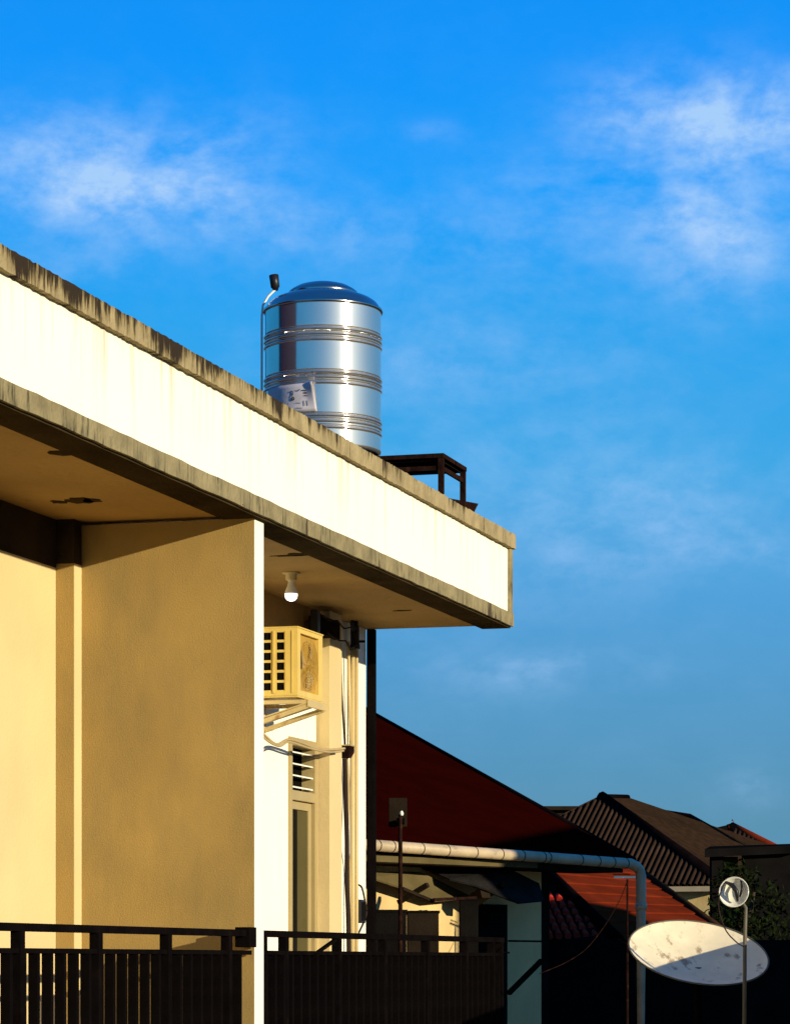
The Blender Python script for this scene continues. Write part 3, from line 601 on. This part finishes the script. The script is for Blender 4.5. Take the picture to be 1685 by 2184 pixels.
# pole with panel antenna
a = pt(854, 1738, 26.4)
po = thing('pole', 'slim dark pole with a flat square panel antenna before the maroon roof', 'pole', (a.x, a.y, 0))
MB().tube([(0, 0, 0), (0, 0, a.z - .25), (.0, 0, a.z)], [.022, .018, .016], 12).build('shaft', MT['rust'], po)
b0 = pt(846, 1765, 26.8); b1 = pt(871, 1703, 26.8)
MB().box(pt(829, 0, 26.8).x - a.x, pt(868, 0, 26.8).x - a.x, .36, .41, b0.z, b1.z).build('panel', MT['darkbrown'], po, .006)
MB().box(-.035, .035, .0, .36, a.z - .07, a.z - .03).build('panel_arm', MT['black'], po)
MB().lathe([(.0005, 0), (.014, .0), (.018, .02), (.010, .04), (.0005, .042)], 12).build('cap', MT['slatw'], po, loc=(.01, -.01, a.z - .01))

# ------------------------------------------------------------------ red tiled roof (middle right)
hD = thing('red_tile_house', 'low house with a plain brick red tiled roof behind the drain pipe', 'house', (0, 38, 0))
oD = Vector((0, 38, 0))
T = pt(1120, 1822, 40); Bm = pt(1318, 2012, 36); TR_ = pt(1345, 1850, 41.5); RR = pt(1560, 2004, 38.5)
T2 = pt(1345, 1848, 42)
# right face as overlapping courses
def lerp(a, b, t): return a + (b - a) * t
nrm = (Bm - T).cross(T2 - T).normalized()
if nrm.z < 0: nrm = -nrm
nc = 9
for i in range(nc):
    t0, t1 = i / nc, (i + 1) / nc + .02
    a0, b0 = lerp(T, Bm, t0), lerp(T2, RR, t0); a1, b1 = lerp(T, Bm, t1), lerp(T2, RR, t1)
    lift = nrm * .022
    m = MB().slab([a0 - oD, b0 - oD, b1 - oD + lift, a1 - oD + lift], nrm, .04); m.build('tile_course', MT['redtile'], hD)
MB().tube([T - oD + nrm * .03, Bm - oD + nrm * .03], .075, 8).build('ridge_cap', MT['ridge'], hD)
MB().tube([T2 - oD + nrm * .03, RR - oD + nrm * .03], .045, 8).build('hip_cap', MT['browntile'], hD)
# left face with roman tiles
Lc = pt(1090, 2012, 36.5); TL = pt(1040, 1822, 40)
n2_ = (Lc - T).cross(Bm - T).normalized()
if n2_.z < 0: n2_ = -n2_
MB().slab([TL - oD, T - oD, Bm - oD, Lc - oD], n2_, .08).build('roof_left', MT['nearblack'], hD)
eye = Vector((0, 0, EZ))
def on_left(px, py):            # the point of the left roof face seen there
    d = pt(px, py, 40) - eye; t = (T + n2_ * .03 - eye).dot(n2_) / d.dot(n2_); return eye + d * t
dl = (Lc - TL); dl = (dl - n2_ * dl.dot(n2_)).normalized(); al = (T - TL).normalized()
o0 = on_left(1160, 1926)
for row in range(-1, 5):
    for col in range(-4, 14):
        a = o0 + al * (col * .108 + row * .012) + dl * (row * .30)
        px = 842.5 + a.x / a.y * FP; py = HOR - (a.z - EZ) / a.y * FP
        hx = 1120 + (py - 1822) * (1318 - 1120) / (2012 - 1822)
        if px > hx - 10 or px < 1100 or py > 2015: continue
        a = a - oD; MB().tube([a + n2_ * .0, a + dl * .28 + n2_ * .025], [.034, .044], 8).build('roof_tile', MT['roman'], hD)
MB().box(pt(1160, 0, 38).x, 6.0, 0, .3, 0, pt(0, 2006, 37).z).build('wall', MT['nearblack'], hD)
# dark yard wall closing the view under the roofs
yw = thing('yard_wall', 'near black yard wall under the red tiles beside the white wall corner', 'wall', (2.6, 35.2, 0))
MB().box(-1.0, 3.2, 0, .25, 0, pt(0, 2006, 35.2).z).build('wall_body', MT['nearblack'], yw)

# ------------------------------------------------------------------ brown hipped house far right
K = 1.8
hE = thing('brown_tile_house', 'distant house with a ridged brown hipped roof on the right', 'house', (5, 88, 0))
oE = Vector((5, 88, 0))
Rc = pt(1550, 1890, 46 * K); Lc = pt(880, 1897, 48 * K); Lc.z = Rc.z; Ap = pt(1283, 1700, 49 * K)
nE = (Rc - Lc).cross(Ap - Lc).normalized()
if nE.z < 0: nE = -nE
MB().slab([Lc - oE, Rc - oE, Ap - oE], nE, .15).build('roof_front', MT['ridge'], hE)
ev = (Rc - Lc); evn = ev.normalized(); Le = ev.length; up = (nE.cross(evn)).normalized()
if up.z < 0: up = -up
aproj = (Ap - Lc).dot(evn); ah_ = (Ap - Lc).dot(up)
s_ = .10
while s_ < Le - .1:
    hgt = ah_ * (s_ / aproj if s_ < aproj else (Le - s_) / (Le - aproj))
    a = Lc + evn * s_ + nE * .02 - oE; b = a + up * max(hgt - .12, .05)
    if s_ > 2.5: MB().tube([a, b], [.068, .062], 6, cap=False).build('tile_row', MT['tilerow'], hE)
    s_ += .172
MB().tube([Rc - oE, Ap - oE], .17, 8).build('hip_cap', MT['ridge'], hE)
MB().tube([Ap - oE, Lc - oE], .05, 8).build('hip_cap', MT['browntile'], hE)
R2 = pt(1339, 1701, 52 * K); back = pt(1900, 1890, 54 * K)
m = MB().slab([Rc - oE, back - oE, R2 - oE, Ap - oE], (.5, -.4, .7), .15); m.build('roof_right', MT['browntile'], hE)
MB().tube([Ap - oE, R2 - oE], .08, 8).build('ridge_cap', MT['ridge'], hE)
# second roof behind it
q0, q1, q2, q3 = pt(1375, 1722, 54 * K), pt(1388, 1728, 54 * K), pt(1472, 1741, 53 * K), pt(1700, 1868, 50 * K)
MB().slab([pt(1340, 1700, 53 * K) - oE, q1 - oE, q2 - oE, q3 - oE, pt(1700, 1990, 47 * K) - oE, pt(1535, 1880, 46.3 * K) - oE], (.2, -.8, .6), .2).build('roof_wing', MT['browntile'], hE)
MB().tube([q1 - oE, q2 - oE], .07, 8).build('ridge_cap', MT['ridge'], hE)
MB().tube([q2 - oE, q3 - oE], .07, 8).build('ridge_cap', MT['browntile'], hE)
wl = lerp(Lc, Rc, 0) ; inw = Vector((-nE.x, -nE.y, 0)).normalized()
wa, wb = Lc + inw * .7 + evn * .7, Rc + inw * .7 - evn * .55
MB().add([Vector((p.x, p.y, zz)) - oE for zz in (0, Rc.z - .1) for p in (wa, wb, wb + inw * .3, wa + inw * .3)], [(0, 1, 2, 3), (4, 5, 6, 7), (0, 1, 5, 4), (1, 2, 6, 5), (2, 3, 7, 6), (3, 0, 4, 7)]).build('wall', MT['whitewash'], hE)
MB().bar(Lc - oE + Vector((0, 0, -.08)), Rc - oE + Vector((0, 0, -.08)), .12, .14).build('gutter', MT['ochre'], hE)
# far dark flat roof and the little roof with a finial
fr_ = thing('flat_roof_house', 'far dark flat roof peeking out between the maroon and brown roofs', 'house', (pt(1150, 0, 100).x, 100, 0))
c_ = fr_.location.x; MB().box(pt(1020, 0, 100).x - c_, pt(1236, 0, 100).x - c_, 0, 5, EZ + 4.95, pt(0, 1720, 100).z).build('roof', MT['darkbrown'], fr_); MB().box(pt(1030, 0, 100).x - c_, pt(1225, 0, 100).x - c_, .3, 5, 0, EZ + 4.95).build('wall', MT['darkbrown'], fr_)
fn = thing('finial_roof_house', 'far small red tiled roof with a curled ridge finial at the right edge', 'house', (pt(1600, 0, 105).x, 105, 0))
of = Vector(fn.location)
MB().slab([pt(1500, 1778, 105) - of, pt(1556, 1764, 106) - of, pt(1563, 1760, 106) - of, pt(1700, 1830, 104) - of, pt(1700, 1900, 100) - of, pt(1560, 1850, 100) - of], (0, -.8, .5), .2).build('roof', MT['browntile'], fn)
MB().tube([pt(1560, 1762, 105.5) - of, pt(1600, 1782, 105) - of, pt(1700, 1832, 103.6) - of], .14, 8).build('ridge_cap', MT['redtile'], fn)
MB().tube([pt(1553, 1766, 105.5) - of, pt(1561, 1762, 105.5) - of, pt(1566, 1754, 105.5) - of, pt(1561, 1749, 105.5) - of], [.12, .10, .07, .03], 8).build('finial', MT['redtile'], fn)
MB().tube([pt(1500, 1778, 105.5) - of, pt(1556, 1765, 105.5) - of], .09, 8).build('ridge_cap', MT['ridge'], fn)
for k in range(7): MB().tube([pt(1568 + k * 9, 1770 + k * 5, 104.4) - of, pt(1562 + k * 9, 1795 + k * 5, 103) - of], .07, 6).build('tile_row', MT['tilerow'], fn)
MB().box(-2, 4, 1, 4, 0, pt(0, 1830, 104).z).build('wall', MT['darkbrown'], fn)
# dark canopy at the right edge
cn = thing('dark_canopy', 'black flat canopy on dark posts at the right edge below the brown roof', 'canopy', (pt(1600, 0, 45).x, 45, 0)); oc = Vector(cn.location)
MB().slab([pt(1503, 1812, 45) - oc, pt(1700, 1803, 45) - oc, pt(1700, 1800, 48) - oc, pt(1515, 1806, 48) - oc], (0, 0, 1), .12).build('roof', MT['nearblack'], cn)
MB().box(pt(1521, 0, 45).x - oc.x, pt(1546, 0, 45).x - oc.x, .2, .5, 0, pt(0, 1815, 45).z).build('post', MT['nearblack'], cn)
MB().box(pt(1590, 0, 45).x - oc.x, pt(1700, 0, 45).x - oc.x, .2, .5, 0, pt(0, 1815, 45).z).build('post', MT['nearblack'], cn)
MB().box(pt(1546, 0, 45).x - oc.x, pt(1590, 0, 45).x - oc.x, 1.0, 1.2, 0, pt(0, 1828, 46).z).build('back_wall', MT['awning'], cn)

# ------------------------------------------------------------------ small tree by the canopy
tr = thing('small_tree', 'small dark leafy tree behind the round dish at the right edge', 'tree', (pt(1592, 0, 40).x, 40, 0)); ot = Vector(tr.location)
MB().tube([(0, 0, 0), (.05, 0, 3), (0, 0, EZ + .4), (.1, 0, EZ + .9)], [.12, .09, .06, .02], 8).build('trunk', MT['bark'], tr)
m = MB(); rn = random.Random(3)
for k in range(1900):
    cl_ = rn.choice([(0, 0, .75, .5), (-.25, -.1, .45, .38), (.4, .1, .5, .5), (-.1, .2, 1.0, .35), (.25, -.2, .15, .45), (-.38, 0, .1, .28)])
    d = Vector((rn.gauss(0, 1), rn.gauss(0, 1), rn.gauss(0, 1))).normalized() * cl_[3] * rn.random() ** .4
    p = Vector((cl_[0], cl_[1], EZ + cl_[2])) + d; a = Vector((rn.gauss(0, 1), rn.gauss(0, 1), rn.gauss(0, 1))).normalized(); b = a.cross(Vector((rn.gauss(0, 1), rn.gauss(0, 1), 1))).normalized()
    m.add([p - a * .05, p + b * .02, p + a * .05, p - b * .02], [(0, 1, 2, 3)])
m.build('crown', MT['leaf'], tr)['kind'] = 'stuff'

# ------------------------------------------------------------------ terrace with the dishes, right foreground
tz = EZ - 1.3
te = thing('terrace', 'low flat roof terrace carrying the satellite dishes', 'building', (3.0, 24, 0))
MB().box(-1.4, 1.2, -3.5, 3, 0, tz).build('terrace_block', MT['roofc'], te)
MB().box(.38, .55, -3.2, .9, tz, EZ + .315).build('dish_shade_wall', MT['whitewash'], te)  # unseen, added and sized to cast shade on the lower part of the dish
Cn = pt(1490, 2032, 24); Nn = Vector((.10, -.45, .885)).normalized()
dsh = thing('satellite_dish', 'large stained white satellite dish tilted skywards in the bottom right corner', 'satellite dish', (Cn.x, Cn.y, tz))
cl0 = Cn - Vector(dsh.location); rot = Nn.to_track_quat('Z', 'Y').to_matrix().to_4x4(); mtx = Matrix.Translation(cl0) @ rot
Rd = .554; dep = .13
def bowl(scale, off_): return [(Rd * scale * t / 12 + .0005, -dep + dep * (t / 12) ** 2 * scale + off_) for t in range(13)]
MB().lathe(bowl(1, 0), 96).build('bowl', MT['dish'], dsh).matrix_basis = mtx
MB().lathe([(r_ + .001, zz - .006) for r_, zz in bowl(1, 0)], 96).build('bowl_back', MT['dishback'], dsh).matrix_basis = mtx
MB().tube([(Rd * math.cos(t), Rd * math.sin(t), 0) for t in [2 * math.pi * k / 96 for k in range(97)]], .007, 8, cap=False).build('rim', MT['dishback'], dsh).matrix_basis = mtx
inv = mtx.inverted()
MB().tube([(0, 0, 0), (0, 0, cl0.z - .12)], .03, 12).build('mast', MT['black'], dsh, loc=(cl0.x, cl0.y + .06, 0))
# small round dish on its own mast
c2 = pt(1566, 1904, 23.2)
sd = thing('satellite_dish', 'small round glossy white dish on a slim mast above the large stained one', 'satellite dish', (pt(1586, 0, 23.2).x, 23.2, tz))
l2 = c2 - Vector(sd.location); m2 = Matrix.Translation(l2) @ Vector((-.35, -.9, .12)).normalized().to_track_quat('Z', 'Y').to_matrix().to_4x4()
glossw = mat('glossy_white_plastic', (.75, .70, .52), .18, var=.05, bump=.05, bscale=9, spec=.6); MT['gloss'] = glossw
MB().lathe([(.0005, -.045), (.03, -.043), (.07, -.025), (.10, -.002), (.112, .012), (.118, .012), (.112, -.006), (.06, -.05), (.0005, -.06)], 40).build('bowl', MT['gloss'], sd).matrix_basis = m2
MB().tube([(-.07, .08, .0), (-.01, .05, .03), (.03, .0, .045), (.03, -.07, .01)], [.010, .018, .018, .009], 8).build('feed_arm', MT['blackpipe'], sd).matrix_basis = m2
MB().tube([(.05, .09, .0), (.07, .02, .03), (.05, -.04, .02)], [.006, .012, .006], 8).build('feed_bracket', MT['blackpipe'], sd).matrix_basis = m2
MB().tube([(0, 0, 0), (.01, 0, l2.z - .35), (.02, .02, l2.z - .12), (l2.x + .02, l2.y + .06, l2.z)], [.016, .015, .013, .012], 10).build('mast', MT['dishback'], sd)
def free_cable(name, label, pts, r, mt):
    P = [pt(*p) for p in pts]; out = []
    for i in range(len(P) - 1):
        p0, p1, p2, p3 = P[max(i - 1, 0)], P[i], P[i + 1], P[min(i + 2, len(P) - 1)]
        for k in range(6):
            t = k / 6; out.append(.5 * ((2 * p1) + (p2 - p0) * t + (2 * p0 - 5 * p1 + 4 * p2 - p3) * t * t + (-p0 + 3 * p1 - 3 * p2 + p3) * t ** 3))
    out.append(P[-1]); return tag(MB().tube(out, r, 8).build(name, MT[mt]), label, 'cable')
free_cable('cable', 'black cable hanging from the small round dish to the big one', [(1545, 1885, 23.1), (1534, 1915, 23.0), (1534, 1945, 23.0), (1548, 1985, 23.0), (1570, 2010, 23.1), (1586, 2020, 23.15)], .005, 'cableb')
# antenna mast with guy wires
an = thing('antenna_mast', 'thin antenna mast with a short cross bar in front of the red tiles', 'antenna', (pt(1338, 0, 30).x, 30, 0)); az_ = pt(0, 1872, 30).z
MB().tube([(0, 0, 0), (0, 0, az_ - .75)], .014, 8).build('mast', MT['rust'], an)
MB().tube([(0, 0, az_ - .75), (0, 0, az_ - .02)], .010, 8).build('mast_tip', MT['rust'], an)
MB().bar((-.13, 0, az_), (.08, 0, az_), .02, .018).build('cross_bar', MT['steeltop'], an)
MB().bar((-.14, .02, az_ + .03), (.03, .02, az_ + .03), .012, .01).build('cross_bar', MT['black'], an)
free_cable('guy_wire', 'slack guy wire from the antenna mast down towards the white wall corner', [(1336, 1885, 30), (1322, 1920, 30), (1290, 1975, 29.8), (1250, 2025, 29.6), (1205, 2055, 29.3), (1150, 2078, 29)], .004, 'rust')
free_cable('guy_wire', 'thin dark wire sagging below the red tiled roof towards the big dish', [(1318, 2003, 31), (1345, 2020, 30.5), (1370, 2040, 30), (1400, 2052, 29.5)], .003, 'cableb')
